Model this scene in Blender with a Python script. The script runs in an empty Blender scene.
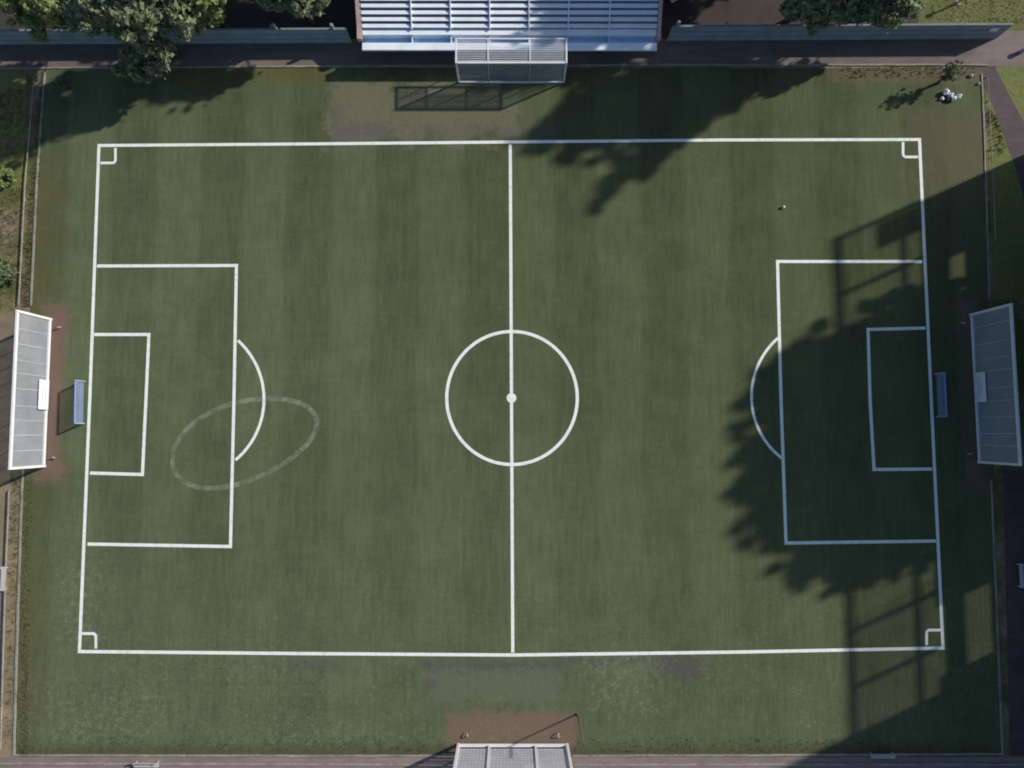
import bpy, bmesh, math, random
import numpy as np
from mathutils import Vector, Matrix

random.seed(7)
R = math.radians
S = bpy.context.scene
COL = S.collection

# ------------------------------------------------------------------ camera
CAM_H, FPX, TILT = 86.0, 692.0, R(4.0)
cd = bpy.data.cameras.new('camera')
cam = bpy.data.objects.new('camera', cd)
COL.objects.link(cam)
cam.location = (0, 0, CAM_H)
cam.rotation_euler = (TILT, 0, 0)
cd.sensor_width = 36.0
cd.lens = FPX / 1024.0 * 36.0
cd.clip_start, cd.clip_end = 0.5, 2000.0
S.camera = cam

# ------------------------------------------------------------------ sky, sun, exposure
SUN_EL, SUN_SLOPE = R(28.3), 0.45
SUN_AZ = math.atan(SUN_SLOPE)                      # shadows run west and a little south
to_sun = Vector((math.cos(SUN_EL) * math.cos(SUN_AZ), math.cos(SUN_EL) * math.sin(SUN_AZ), math.sin(SUN_EL)))
w = bpy.data.worlds.new('World')
S.world = w
w.use_nodes = True
wn = w.node_tree
sky = wn.nodes.new('ShaderNodeTexSky')
sky.sky_type = 'NISHITA'
sky.sun_disc = False
sky.ozone_density = 3.0
sky.sun_elevation = SUN_EL
sky.sun_rotation = math.pi / 2 - SUN_AZ
bg = wn.nodes['Background']
wn.links.new(sky.outputs[0], bg.inputs[0])
bg.inputs[1].default_value = 0.095
sd = bpy.data.lights.new('sun', 'SUN')
sd.energy, sd.angle, sd.color = 4.4, R(1.3), (1.0, 0.95, 0.87)
sun = bpy.data.objects.new('sun', sd)
COL.objects.link(sun)
sun.rotation_euler = to_sun.to_track_quat('Z', 'Y').to_euler()
sun.location = (60, 40, 120)
S.view_settings.view_transform = 'Standard'
S.view_settings.look = 'None'
S.view_settings.exposure = 0.42
S.view_settings.gamma = 1.0
S.view_settings.use_curve_mapping = False
S.cycles.filter_width = 1.9                        # the softness of a small drone lens


def P(u, v, z=0.0):
    """world point at height z seen at photo pixel (u, v)"""
    a, b = (u - 512.0) / FPX, (384.0 - v) / FPX
    d = Vector((a, b * math.cos(TILT) + math.sin(TILT), b * math.sin(TILT) - math.cos(TILT)))
    s = (z - CAM_H) / d.z
    return Vector((d.x * s, d.y * s, z))


# ------------------------------------------------------------------ node helpers
class NT:
    def __init__(self, name):
        self.m = bpy.data.materials.new(name)
        self.m.use_nodes = True
        self.t = self.m.node_tree
        self.b = self.t.nodes['Principled BSDF']
        self.out = self.t.nodes['Material Output']
        self.b.inputs['Roughness'].default_value = 0.8
        self.b.inputs['Specular IOR Level'].default_value = 0.25

    def n(self, kind):
        return self.t.nodes.new(kind)

    def put(self, sock, v):
        if v is None:
            return
        if isinstance(v, bpy.types.NodeSocket):
            self.t.links.new(v, sock)
        else:
            if sock.type == 'RGBA' and len(v) == 3:
                v = (*v, 1)
            sock.default_value = v

    def math(self, op, a, b=None, c=None, clamp=False):
        x = self.n('ShaderNodeMath')
        x.operation = op
        x.use_clamp = clamp
        self.put(x.inputs[0], a)
        self.put(x.inputs[1], b)
        self.put(x.inputs[2], c)
        return x.outputs[0]

    def mix(self, f, a, b):
        x = self.n('ShaderNodeMix')
        x.data_type = 'RGBA'
        self.put(x.inputs[0], f)
        self.put(x.inputs[6], a)
        self.put(x.inputs[7], b)
        return x.outputs[2]

    def mul(self, a, b):
        x = self.n('ShaderNodeMix')
        x.data_type = 'RGBA'
        x.blend_type = 'MULTIPLY'
        x.inputs[0].default_value = 1
        self.put(x.inputs[6], a)
        self.put(x.inputs[7], b)
        return x.outputs[2]

    def pos(self):
        return self.n('ShaderNodeNewGeometry').outputs['Position']

    def objco(self):
        return self.n('ShaderNodeTexCoord').outputs['Object']

    def scaled(self, v, s):
        x = self.n('ShaderNodeVectorMath')
        x.operation = 'MULTIPLY'
        self.put(x.inputs[0], v)
        x.inputs[1].default_value = s
        return x.outputs[0]

    def noise(self, v, scale, detail=3, rough=0.55, lo=0.3, hi=0.7):
        x = self.n('ShaderNodeTexNoise')
        self.put(x.inputs['Vector'], v)
        x.inputs['Scale'].default_value = scale
        x.inputs['Detail'].default_value = detail
        x.inputs['Roughness'].default_value = rough
        return self.remap(x.outputs[0], lo, hi, 0, 1)

    def remap(self, v, a, b, c, d, smooth=False):
        x = self.n('ShaderNodeMapRange')
        if smooth:
            x.interpolation_type = 'SMOOTHSTEP'
        self.put(x.inputs[0], v)
        for i, q in enumerate((a, b, c, d)):
            x.inputs[i + 1].default_value = q
        return x.outputs[0]

    def xyz(self, v):
        x = self.n('ShaderNodeSeparateXYZ')
        self.put(x.inputs[0], v)
        return x.outputs

    def grey(self, v):
        x = self.n('ShaderNodeCombineColor')
        for i in range(3):
            self.put(x.inputs[i], v)
        return x.outputs[0]

    def boxmask(self, X, Y, u0, v0, u1, v1, soft, warp=None):
        """a soft-edged patch on the ground between two photo corners"""
        a, b = P(u0, v0), P(u1, v1)
        cx, cy, hx, hy = (a.x + b.x) / 2, (a.y + b.y) / 2, abs(a.x - b.x) / 2, abs(a.y - b.y) / 2
        dx = self.math('SUBTRACT', self.math('ABSOLUTE', self.math('SUBTRACT', X, cx)), hx)
        dy = self.math('SUBTRACT', self.math('ABSOLUTE', self.math('SUBTRACT', Y, cy)), hy)
        d = self.math('MAXIMUM', dx, dy)
        if warp is not None:
            d = self.math('ADD', d, warp)
        return self.remap(d, -soft, soft, 1, 0, True)

    def bump(self, h, strength, dist):
        x = self.n('ShaderNodeBump')
        x.inputs['Strength'].default_value = strength
        x.inputs['Distance'].default_value = dist
        self.put(x.inputs['Height'], h)
        self.t.links.new(x.outputs[0], self.b.inputs['Normal'])

    def color(self, c):
        self.put(self.b.inputs['Base Color'], c)
        return self.m


def simple(name, c, var=0.18, scale=1.5, rough=0.7, spec=0.25, metal=0.0, bump=0.0, dirt=None, dirt_amt=0.4):
    """a base colour with mottling and, where asked, blotches of dirt"""
    k = NT(name)
    p = k.objco()
    n1 = k.noise(p, scale, 5, 0.65)
    n2 = k.noise(p, scale * 9, 3, 0.6)
    f = k.math('ADD', k.math('MULTIPLY', n1, var), k.math('MULTIPLY', n2, var * 0.7))
    f = k.math('ADD', f, 1 - var * 0.85)
    col = k.mul(c, k.grey(f))
    if dirt:
        d = k.noise(p, scale * 0.6, 6, 0.7, 0.5, 0.75)
        col = k.mix(k.math('MULTIPLY', d, dirt_amt), col, dirt)
    k.color(col)
    k.b.inputs['Roughness'].default_value = rough
    k.b.inputs['Specular IOR Level'].default_value = spec
    k.b.inputs['Metallic'].default_value = metal
    if bump:
        k.bump(n2, bump, 0.05)
    return k.m


# ------------------------------------------------------------------ mesh helpers
class MB:
    """collects shapes and links them as ONE mesh object"""
    def __init__(self):
        self.v, self.f = [], []

    def add(self, vs, fs):
        o = len(self.v)
        self.v += [tuple(q) for q in vs]
        self.f += [tuple(i + o for i in f) for f in fs]
        return self

    def obox(self, c, ax, ay, az):
        """box about centre c with three half-axis vectors"""
        c, ax, ay, az = Vector(c), Vector(ax), Vector(ay), Vector(az)
        vs = [c + ax * i + ay * j + az * k for k in (-1, 1) for j in (-1, 1) for i in (-1, 1)]
        return self.add(vs, [(0, 2, 3, 1), (4, 5, 7, 6), (0, 1, 5, 4), (2, 6, 7, 3), (0, 4, 6, 2), (1, 3, 7, 5)])

    def box(self, x0, y0, z0, x1, y1, z1):
        return self.obox(((x0 + x1) / 2, (y0 + y1) / 2, (z0 + z1) / 2), (abs(x1 - x0) / 2, 0, 0),
                         (0, abs(y1 - y0) / 2, 0), (0, 0, abs(z1 - z0) / 2))

    def bar(self, a, b, w, h=None, up=(0, 0, 1)):
        """square bar from a to b, w wide and h deep"""
        a, b = Vector(a), Vector(b)
        h = h or w
        d = b - a
        L = d.length
        d.normalize()
        up = Vector(up)
        if abs(d.dot(up)) > 0.95:
            up = Vector((0, 1, 0))
        s = d.cross(up).normalized()
        t = s.cross(d).normalized()
        return self.obox((a + b) / 2, d * L / 2, s * w / 2, t * h / 2)

    def tube(self, pts, rad, n=8):
        pts = [Vector(p) for p in pts]
        rads = rad if isinstance(rad, (list, tuple)) else [rad] * len(pts)
        vs, fs = [], []
        for i, p in enumerate(pts):
            d = (pts[min(i + 1, len(pts) - 1)] - pts[max(i - 1, 0)]).normalized()
            ref = Vector((0, 0, 1)) if abs(d.z) < 0.9 else Vector((1, 0, 0))
            s = d.cross(ref).normalized()
            t = s.cross(d).normalized()
            for k in range(n):
                a = 2 * math.pi * k / n
                vs.append(p + (s * math.cos(a) + t * math.sin(a)) * rads[i])
        for i in range(len(pts) - 1):
            for k in range(n):
                k2 = (k + 1) % n
                fs.append((i * n + k, i * n + k2, (i + 1) * n + k2, (i + 1) * n + k))
        fs.append(tuple(range(n - 1, -1, -1)))
        fs.append(tuple((len(pts) - 1) * n + k for k in range(n)))
        return self.add(vs, fs)

    def prism(self, poly, ex):
        """polygon (list of points) swept along vector ex"""
        ex = Vector(ex)
        n = len(poly)
        vs = [Vector(p) for p in poly] + [Vector(p) + ex for p in poly]
        fs = [tuple(range(n - 1, -1, -1)), tuple(range(n, 2 * n))]
        fs += [(i, (i + 1) % n, n + (i + 1) % n, n + i) for i in range(n)]
        return self.add(vs, fs)

    def blob(self, c, r, seed=0, rough=0.15, n=10):
        rng = random.Random(seed)
        ph = [rng.uniform(0, 6.28) for _ in range(6)]
        vs, fs = [], []
        for i in range(n + 1):
            th = math.pi * i / n
            for j in range(2 * n):
                a = math.pi * j / n
                q = 1 + rough * (math.sin(3 * a + ph[0]) * math.sin(2 * th + ph[1]) + 0.6 * math.sin(5 * a + ph[2] + 4 * th))
                vs.append((c[0] + r[0] * q * math.sin(th) * math.cos(a), c[1] + r[1] * q * math.sin(th) * math.sin(a),
                           c[2] + r[2] * q * math.cos(th)))
        m = 2 * n
        for i in range(n):
            for j in range(m):
                fs.append((i * m + j, (i + 1) * m + j, (i + 1) * m + (j + 1) % m, i * m + (j + 1) % m))
        return self.add(vs, fs)

    def build(self, name, mat, parent=None, bevel=0.0, smooth=False):
        me = bpy.data.meshes.new(name)
        off = parent.location if parent is not None and parent.parent is None else Vector()
        if parent is not None and parent.parent is not None:
            off = parent.location + parent.parent.location
        me.from_pydata([tuple(Vector(q) - off) for q in self.v], [], self.f)
        me.validate()
        bm = bmesh.new()
        bm.from_mesh(me)
        bmesh.ops.recalc_face_normals(bm, faces=bm.faces)
        if bevel:
            bmesh.ops.bevel(bm, geom=list(bm.edges), offset=bevel, segments=2, affect='EDGES', profile=0.5)
        bm.to_mesh(me)
        bm.free()
        if smooth:
            for p in me.polygons:
                p.use_smooth = True
        me.materials.append(mat)
        o = bpy.data.objects.new(name, me)
        COL.objects.link(o)
        if parent is not None:
            o.parent = parent
        return o


def tag(o, label=None, cat=None, group=None, kind=None):
    if label:
        o['label'] = label
    if cat:
        o['category'] = cat
    if group:
        o['group'] = group
    if kind:
        o['kind'] = kind
    return o


def thing(name, label, cat, loc, group=None):
    o = bpy.data.objects.new(name, None)
    COL.objects.link(o)
    o.location = loc
    o.empty_display_size = 0.3
    return tag(o, label, cat, group)


def clone(root, loc, label, rotz=None):
    r = root.copy()
    COL.objects.link(r)
    r.location = loc
    if rotz is not None:
        r.rotation_euler = (0, 0, rotz)
    r['label'] = label
    for ch in list(root.children):
        c = ch.copy()
        COL.objects.link(c)
        c.parent = r
        for g in list(ch.children):
            d = g.copy()
            COL.objects.link(d)
            d.parent = c
    return r


def sheet(name, pix, z, mat, label=None, cat=None, sub=0):
    """a flat sheet on the ground whose corners stand at the photo pixels"""
    pts = [P(u, v) for u, v in pix]
    m = MB()
    m.add([(p.x, p.y, z) for p in pts], [tuple(range(len(pts)))])
    o = m.build(name, mat)
    if o.data.polygons[0].normal.z < 0:
        o.data.flip_normals()
    tag(o, label, cat, kind='structure')
    return o


# ------------------------------------------------------------------ ground materials
def mat_pitch():
    k = NT('pitch_grass')
    p = k.pos()
    X, Y, _ = k.xyz(p)
    big = k.noise(p, 0.035, 4, 0.6, 0.35, 0.65)
    mid = k.noise(p, 0.22, 5, 0.65, 0.3, 0.7)
    fine = k.noise(p, 2.2, 5, 0.75, 0.25, 0.75)
    streak = k.noise(k.scaled(p, (1.5, 0.16, 1)), 1.2, 4, 0.65, 0.3, 0.7)
    cross = k.noise(k.scaled(p, (0.12, 1.6, 1)), 1.1, 3, 0.6, 0.3, 0.7)
    # mowing bands, one mower width each, and fainter where the noise breaks them
    ph = k.math('ADD', k.math('MULTIPLY', X, math.pi / 5.6), k.math('MULTIPLY', k.noise(p, 0.08, 2), 0.5))
    band = k.remap(k.math('SINE', ph), -0.35, 0.35, 0, 1, True)
    amt = k.remap(Y, -32, 30, 0.35, 1.0)
    green = k.mix(big, (0.078, 0.100, 0.049), (0.094, 0.114, 0.058))
    # the west and south ends grow lusher and cooler, the north-east is olive, darkened to paint in vignette
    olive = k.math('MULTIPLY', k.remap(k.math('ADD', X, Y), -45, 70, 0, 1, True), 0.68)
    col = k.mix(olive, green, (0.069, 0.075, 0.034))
    cool = k.remap(k.math('ADD', Y, k.math('MULTIPLY', X, 0.45)), -20, -55, 0, 0.5, True)
    col = k.mix(cool, col, (0.098, 0.114, 0.062))
    f = k.math('ADD', 0.575, k.math('MULTIPLY', fine, 0.20))
    f = k.math('ADD', f, k.math('MULTIPLY', streak, 0.27))
    f = k.math('ADD', f, k.math('MULTIPLY', cross, 0.07))
    f = k.math('ADD', f, k.math('MULTIPLY', mid, 0.24))
    f = k.math('ADD', f, k.math('MULTIPLY', k.math('MULTIPLY', k.math('SUBTRACT', band, 0.5), amt), 0.20))
    col = k.mul(col, k.grey(f))
    # bare brown wear scattered through the grass
    wear = k.noise(p, 0.45, 7, 0.75, 0.58, 0.78)
    wide = k.noise(p, 0.06, 2, 0.5, 0.45, 0.7)
    col = k.mix(k.math('MULTIPLY', k.math('MULTIPLY', wear, wide), 0.55), col, (0.125, 0.105, 0.066))
    warp = k.math('MULTIPLY', k.math('SUBTRACT', k.noise(p, 0.8, 8, 0.85), 0.5), 3.0)
    warp2 = k.math('MULTIPLY', k.math('SUBTRACT', k.noise(p, 0.35, 6, 0.7), 0.5), 5.0)

    crumb = k.noise(p, 1.6, 7, 0.85, 0.38, 0.6)

    def patch(col, box, c, soft, amount, wp=warp):
        mk = k.boxmask(X, Y, *box, soft, wp)
        mk = k.math('MULTIPLY', mk, k.math('ADD', amount * 0.62, k.math('MULTIPLY', crumb, amount * 0.5)), clamp=True)
        return k.mix(mk, col, c)
    tan, soil, ash = (0.128, 0.122, 0.078), (0.098, 0.086, 0.078), (0.104, 0.112, 0.078)
    col = patch(col, (332, 80, 520, 140), tan, 1.0, 0.9, warp2)
    col = patch(col, (334, 122, 390, 138), soil, 0.4, 0.75)
    col = patch(col, (410, 125, 560, 138), soil, 1.0, 0.5)
    col = patch(col, (334, 100, 345, 125), soil, 0.8, 0.5)
    col = patch(col, (424, 660, 560, 702), ash, 0.4, 0.85)
    col = patch(col, (424, 662, 560, 669), (0.070, 0.068, 0.062), 0.4, 0.8)
    col = patch(col, (423, 662, 432, 700), (0.072, 0.07, 0.062), 0.4, 0.7)
    col = patch(col, (560, 657, 670, 672), ash, 1.0, 0.6)
    col = patch(col, (555, 659, 704, 665), (0.070, 0.068, 0.060), 0.4, 0.6)
    col = patch(col, (658, 658, 704, 677), (0.078, 0.070, 0.066), 0.4, 0.95)
    col = patch(col, (290, 660, 335, 671), (0.082, 0.076, 0.068), 0.4, 0.8)
    col = patch(col, (230, 652, 420, 664), ash, 1.0, 0.4)
    rust = (0.088, 0.074, 0.026)
    col = patch(col, (20, 160, 60, 330), rust, 2.2, 0.5, warp2)
    col = patch(col, (14, 470, 44, 720), rust, 2.2, 0.5, warp2)
    col = patch(col, (835, 64, 990, 80), (0.135, 0.098, 0.068), 1.2, 0.8)
    col = patch(col, (905, 108, 1000, 190), (0.105, 0.092, 0.060), 2.0, 0.5, warp2)
    col = patch(col, (120, 66, 330, 80), rust, 1.4, 0.7)
    dirt = (0.152, 0.098, 0.076)
    col = patch(col, (44, 306, 60, 480), dirt, 0.9, 0.95)
    col = patch(col, (44, 306, 68, 340), dirt, 0.8, 0.9)
    col = patch(col, (36, 464, 64, 480), dirt, 0.8, 0.9)
    col = patch(col, (958, 300, 980, 330), dirt, 0.8, 0.9)
    col = patch(col, (962, 316, 984, 485), dirt, 1.2, 0.8)
    col = patch(col, (446, 712, 578, 768), dirt, 0.7, 0.95)
    # long pale stalks and clover heads, thick near the south-west corner
    fleck = k.noise(p, 1.1, 5, 0.9, 0.54, 0.70)
    zone = k.math('MULTIPLY', k.remap(Y, -6, -34, 0, 1, True), k.noise(p, 0.09, 4, 0.6, 0.38, 0.62))
    col = k.mix(k.math('MULTIPLY', k.math('MULTIPLY', fleck, zone), 0.6), col, (0.25, 0.235, 0.145))
    for bx in ((50, 690, 160, 752), (210, 732, 390, 747), (590, 655, 660, 712), (60, 560, 100, 650)):
        mk = k.boxmask(X, Y, *bx, 2.5, warp2)
        col = k.mix(k.math('MULTIPLY', k.math('MULTIPLY', mk, k.noise(p, 1.3, 5, 0.9, 0.5, 0.68)), 0.75), col, (0.25, 0.23, 0.15))
    edge = k.remap(k.math('ADD', Y, k.math('MULTIPLY', warp, 0.5)), P(0, 738).y, P(0, 752).y, 0, 1, True)
    col = k.mix(k.math('MULTIPLY', edge, 0.65), col, (0.062, 0.060, 0.030))
    k.color(col)
    k.b.inputs['Roughness'].default_value = 0.95
    k.b.inputs['Specular IOR Level'].default_value = 0.1
    k.bump(k.noise(p, 3.0, 5, 0.75), 0.25, 0.1)
    return k.m


def mat_ground():
    k = NT('rough_ground')
    p = k.pos()
    a = k.noise(p, 0.12, 6, 0.7, 0.42, 0.58)
    b = k.noise(p, 0.9, 6, 0.75, 0.3, 0.7)
    col = k.mix(a, (0.095, 0.105, 0.030), (0.235, 0.175, 0.115))
    col = k.mix(k.math('MULTIPLY', k.noise(p, 0.3, 6, 0.75, 0.52, 0.7), 0.8), col, (0.05, 0.065, 0.02))
    col = k.mul(col, k.grey(k.math('ADD', 0.6, k.math('MULTIPLY', b, 0.65))))
    k.color(col)
    k.b.inputs['Roughness'].default_value = 0.95
    k.bump(b, 0.6, 0.2)
    return k.m


def mat_tarmac(name, c, c2, sc=0.3):
    k = NT(name)
    p = k.pos()
    a = k.noise(p, sc, 6, 0.7, 0.35, 0.65)
    g = k.noise(p, 6.0, 4, 0.8, 0.25, 0.75)
    s = k.noise(k.scaled(p, (0.25, 1.8, 1)), 0.5, 4, 0.6, 0.4, 0.7)
    col = k.mix(a, c, c2)
    col = k.mul(col, k.grey(k.math('ADD', 0.62, k.math('ADD', k.math('MULTIPLY', g, 0.42), k.math('MULTIPLY', s, 0.22)))))
    k.color(col)
    k.b.inputs['Roughness'].default_value = 0.9
    k.bump(g, 0.3, 0.04)
    return k.m


def mat_lawn(name, c1, c2, c3):
    k = NT(name)
    p = k.pos()
    a = k.noise(p, 0.25, 6, 0.7, 0.35, 0.65)
    b = k.noise(p, 1.8, 5, 0.8, 0.25, 0.75)
    col = k.mix(a, c1, c2)
    col = k.mix(k.math('MULTIPLY', k.noise(p, 0.5, 6, 0.75, 0.52, 0.75), 0.8), col, c3)
    col = k.mul(col, k.grey(k.math('ADD', 0.6, k.math('MULTIPLY', b, 0.7))))
    k.color(col)
    k.b.inputs['Roughness'].default_value = 0.95
    k.bump(b, 0.6, 0.15)
    return k.m


def mat_brick(name, c1, c2, mortar):
    k = NT(name)
    p = k.objco()
    x = k.n('ShaderNodeTexBrick')
    k.put(x.inputs['Vector'], p)
    x.inputs['Scale'].default_value = 3.0
    x.inputs['Color1'].default_value = (*c1, 1)
    x.inputs['Color2'].default_value = (*c2, 1)
    x.inputs['Mortar'].default_value = (*mortar, 1)
    n = k.noise(p, 1.2, 5, 0.7)
    k.color(k.mul(x.outputs[0], k.grey(k.math('ADD', 0.75, k.math('MULTIPLY', n, 0.4)))))
    k.b.inputs['Roughness'].default_value = 0.9
    return k.m


def mat_leaf(name, a, b, c):
    k = NT(name)
    p = k.pos()
    g = k.n('ShaderNodeNewGeometry').outputs['Random Per Island']
    n = k.noise(p, 0.35, 3, 0.6, 0.35, 0.65)
    col = k.mix(n, a, b)
    col = k.mix(k.math('MULTIPLY', k.math('MULTIPLY', g, g), 0.8), col, c)
    k.color(col)
    k.b.inputs['Roughness'].default_value = 0.6
    tr = k.n('ShaderNodeBsdfTranslucent')
    k.put(tr.inputs[0], col)
    mx = k.n('ShaderNodeMixShader')
    mx.inputs[0].default_value = 0.3
    k.t.links.new(k.b.outputs[0], mx.inputs[1])
    k.t.links.new(tr.outputs[0], mx.inputs[2])
    k.t.links.new(mx.outputs[0], k.out.inputs[0])
    return k.m


def mat_line(name, c, wear, rough_edges=False):
    k = NT(name)
    p = k.pos()
    n = k.noise(p, 2.5, 6, 0.8, 0.3, 0.7)
    k.color(k.mul(c, k.grey(k.math('ADD', 0.86, k.math('MULTIPLY', n, 0.18)))))
    k.b.inputs['Roughness'].default_value = 0.9
    tr = k.n('ShaderNodeBsdfTransparent')
    mx = k.n('ShaderNodeMixShader')
    if rough_edges:
        f = k.math('MULTIPLY', k.noise(p, 0.9, 7, 0.85, 0.40, 0.66), 0.62)
    else:
        f = k.math('SUBTRACT', 1.0, k.math('MULTIPLY', k.noise(p, 1.6, 6, 0.8, 0.5, 0.74), wear))
    k.put(mx.inputs[0], f)
    k.t.links.new(tr.outputs[0], mx.inputs[1])
    k.t.links.new(k.b.outputs[0], mx.inputs[2])
    k.t.links.new(mx.outputs[0], k.out.inputs[0])
    return k.m


M = {}
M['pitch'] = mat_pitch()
M['ground'] = mat_ground()
M['path'] = mat_tarmac('path_asphalt', (0.120, 0.098, 0.092), (0.165, 0.132, 0.118))
M['dirtpath'] = mat_tarmac('trodden_earth', (0.235, 0.180, 0.125), (0.165, 0.130, 0.098), 0.5)
M['tanpath'] = mat_tarmac('tan_soil', (0.27, 0.20, 0.125), (0.17, 0.145, 0.085), 0.35)
M['pinkpath'] = mat_tarmac('pink_gravel', (0.240, 0.180, 0.160), (0.185, 0.145, 0.128), 0.4)
M['darklot'] = mat_tarmac('dark_tarmac', (0.040, 0.032, 0.032), (0.062, 0.046, 0.044))  # dark tarmac, with missing tree shade put into the colour
M['darkpath'] = mat_tarmac('dark_footpath', (0.072, 0.054, 0.060), (0.095, 0.072, 0.074))
M['paving'] = mat_tarmac('red_paving', (0.155, 0.118, 0.105), (0.200, 0.160, 0.140), 0.5)
M['lawn'] = mat_lawn('lawn_grass', (0.105, 0.120, 0.036), (0.135, 0.135, 0.045), (0.16, 0.13, 0.07))
M['verge'] = mat_lawn('verge_grass', (0.120, 0.150, 0.036), (0.165, 0.160, 0.055), (0.15, 0.115, 0.07))
M['kerb'] = simple('pale_concrete', (0.23, 0.22, 0.18), 0.5, 0.5, 0.9, dirt=(0.10, 0.09, 0.06), dirt_amt=0.9)
M['line'] = mat_line('pitch_paint', (0.72, 0.76, 0.69), 0.4)
M['faint'] = mat_line('washed_out_chalk', (0.36, 0.41, 0.29), 0.5, True)
M['wall'] = simple('grey_render', (0.24, 0.26, 0.28), 0.3, 0.5, 0.9, dirt=(0.16, 0.16, 0.15), dirt_amt=0.5)
M['coping'] = simple('wall_coping', (0.17, 0.19, 0.19), 0.3, 0.8, 0.9)
M['whitepaint'] = simple('white_painted_steel', (0.64, 0.62, 0.61), 0.14, 0.9, 0.45, 0.4, dirt=(0.5, 0.46, 0.42), dirt_amt=0.35)
M['meshgrey'] = simple('galvanised_mesh', (0.33, 0.345, 0.37), 0.28, 0.35, 0.5, 0.4)
M['meshpale'] = simple('pale_barred_mesh', (0.50, 0.50, 0.53), 0.25, 0.4, 0.5)
M['seam'] = simple('mesh_seam', (0.37, 0.385, 0.41), 0.3, 0.8, 0.6)
M['meshdark'] = simple('dull_mesh', (0.30, 0.32, 0.36), 0.25, 0.4, 0.6)
M['board'] = simple('white_board', (0.62, 0.62, 0.65), 0.12, 1.0, 0.6)
M['boardink'] = simple('board_grey_marks', (0.40, 0.40, 0.43), 0.2, 1.0, 0.7)
M['standwhite'] = simple('white_bench_metal', (0.68, 0.72, 0.76), 0.16, 0.5, 0.4, 0.4, dirt=(0.45, 0.43, 0.42), dirt_amt=0.4)
M['standshade'] = simple('shade_blue_cladding', (0.36, 0.54, 0.72), 0.16, 0.4, 0.5)  # pale blue, with the recess's sky-blue shade put into the colour
M['standrise'] = simple('dark_riser', (0.20, 0.21, 0.245), 0.3, 0.8, 0.8)
M['brick'] = mat_brick('pink_brick', (0.50, 0.35, 0.31), (0.43, 0.29, 0.26), (0.46, 0.39, 0.36))
M['concrete'] = simple('weathered_concrete', (0.36, 0.35, 0.33), 0.35, 0.25, 0.9, dirt=(0.18, 0.17, 0.15), dirt_amt=0.5)
M['glass'] = simple('dark_window_glass', (0.03, 0.04, 0.05), 0.1, 0.5, 0.08, 0.6)
M['benchpale'] = simple('weathered_pale_bench', (0.42, 0.41, 0.39), 0.25, 1.0, 0.7)
M['goalblue'] = simple('blue_goal_paint', (0.16, 0.22, 0.42), 0.15, 1.0, 0.5)
M['netblue'] = simple('blue_net_cord', (0.22, 0.27, 0.40), 0.25, 0.8, 0.8)
M['goalend'] = simple('pale_blue_goal_paint', (0.27, 0.33, 0.40), 0.15, 1.0, 0.5)
M['bark'] = simple('bark', (0.10, 0.075, 0.05), 0.4, 2.0, 0.95, bump=0.5)
M['leafpale'] = mat_leaf('pale_leaves', (0.170, 0.210, 0.108), (0.130, 0.170, 0.080), (0.28, 0.31, 0.18))
M['leafmid'] = mat_leaf('green_leaves', (0.095, 0.130, 0.060), (0.12, 0.155, 0.070), (0.21, 0.24, 0.13))
M['leafyellow'] = mat_leaf('yellow_green_leaves', (0.205, 0.255, 0.078), (0.160, 0.210, 0.066), (0.30, 0.34, 0.14))
M['leafdark'] = mat_leaf('dark_leaves', (0.045, 0.068, 0.028), (0.06, 0.085, 0.03), (0.11, 0.13, 0.06))
M['tuft'] = mat_leaf('dry_grass_blades', (0.080, 0.092, 0.038), (0.115, 0.112, 0.050), (0.20, 0.18, 0.10))
M['sack'] = simple('white_plastic_sack', (0.80, 0.79, 0.80), 0.12, 2.0, 0.5)
M['ball'] = simple('white_ball_leather', (0.78, 0.76, 0.70), 0.15, 5.0, 0.5)
M['patchblack'] = simple('ball_dark_panel', (0.05, 0.05, 0.05), 0.1, 5.0, 0.5)
M['stone'] = simple('pale_stone', (0.34, 0.31, 0.29), 0.35, 2.0, 0.9)
M['rust'] = simple('rusty_steel', (0.13, 0.085, 0.065), 0.4, 2.0, 0.85)
M['steel'] = simple('dull_steel', (0.30, 0.31, 0.32), 0.25, 1.5, 0.5, 0.4, 0.4)
M['carwhite'] = simple('white_car_paint', (0.80, 0.80, 0.82), 0.04, 0.6, 0.25, 0.5)
M['tyre'] = simple('tyre_rubber', (0.025, 0.025, 0.025), 0.2, 3.0, 0.9)
M['rim'] = simple('alloy_rim', (0.55, 0.56, 0.58), 0.1, 3.0, 0.35, 0.5, 0.8)
M['lampred'] = simple('red_lamp_glass', (0.30, 0.02, 0.02), 0.1, 3.0, 0.2)
M['lampclear'] = simple('clear_lamp_glass', (0.6, 0.62, 0.64), 0.1, 3.0, 0.15)

# ------------------------------------------------------------------ ground sheets
g = MB()
g.add([(-500, -500, -0.02), (500, -500, -0.02), (500, 500, -0.02), (-500, 500, -0.02)], [(0, 1, 2, 3)])
tag(g.build('ground', M['ground']), kind='structure')

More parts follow.
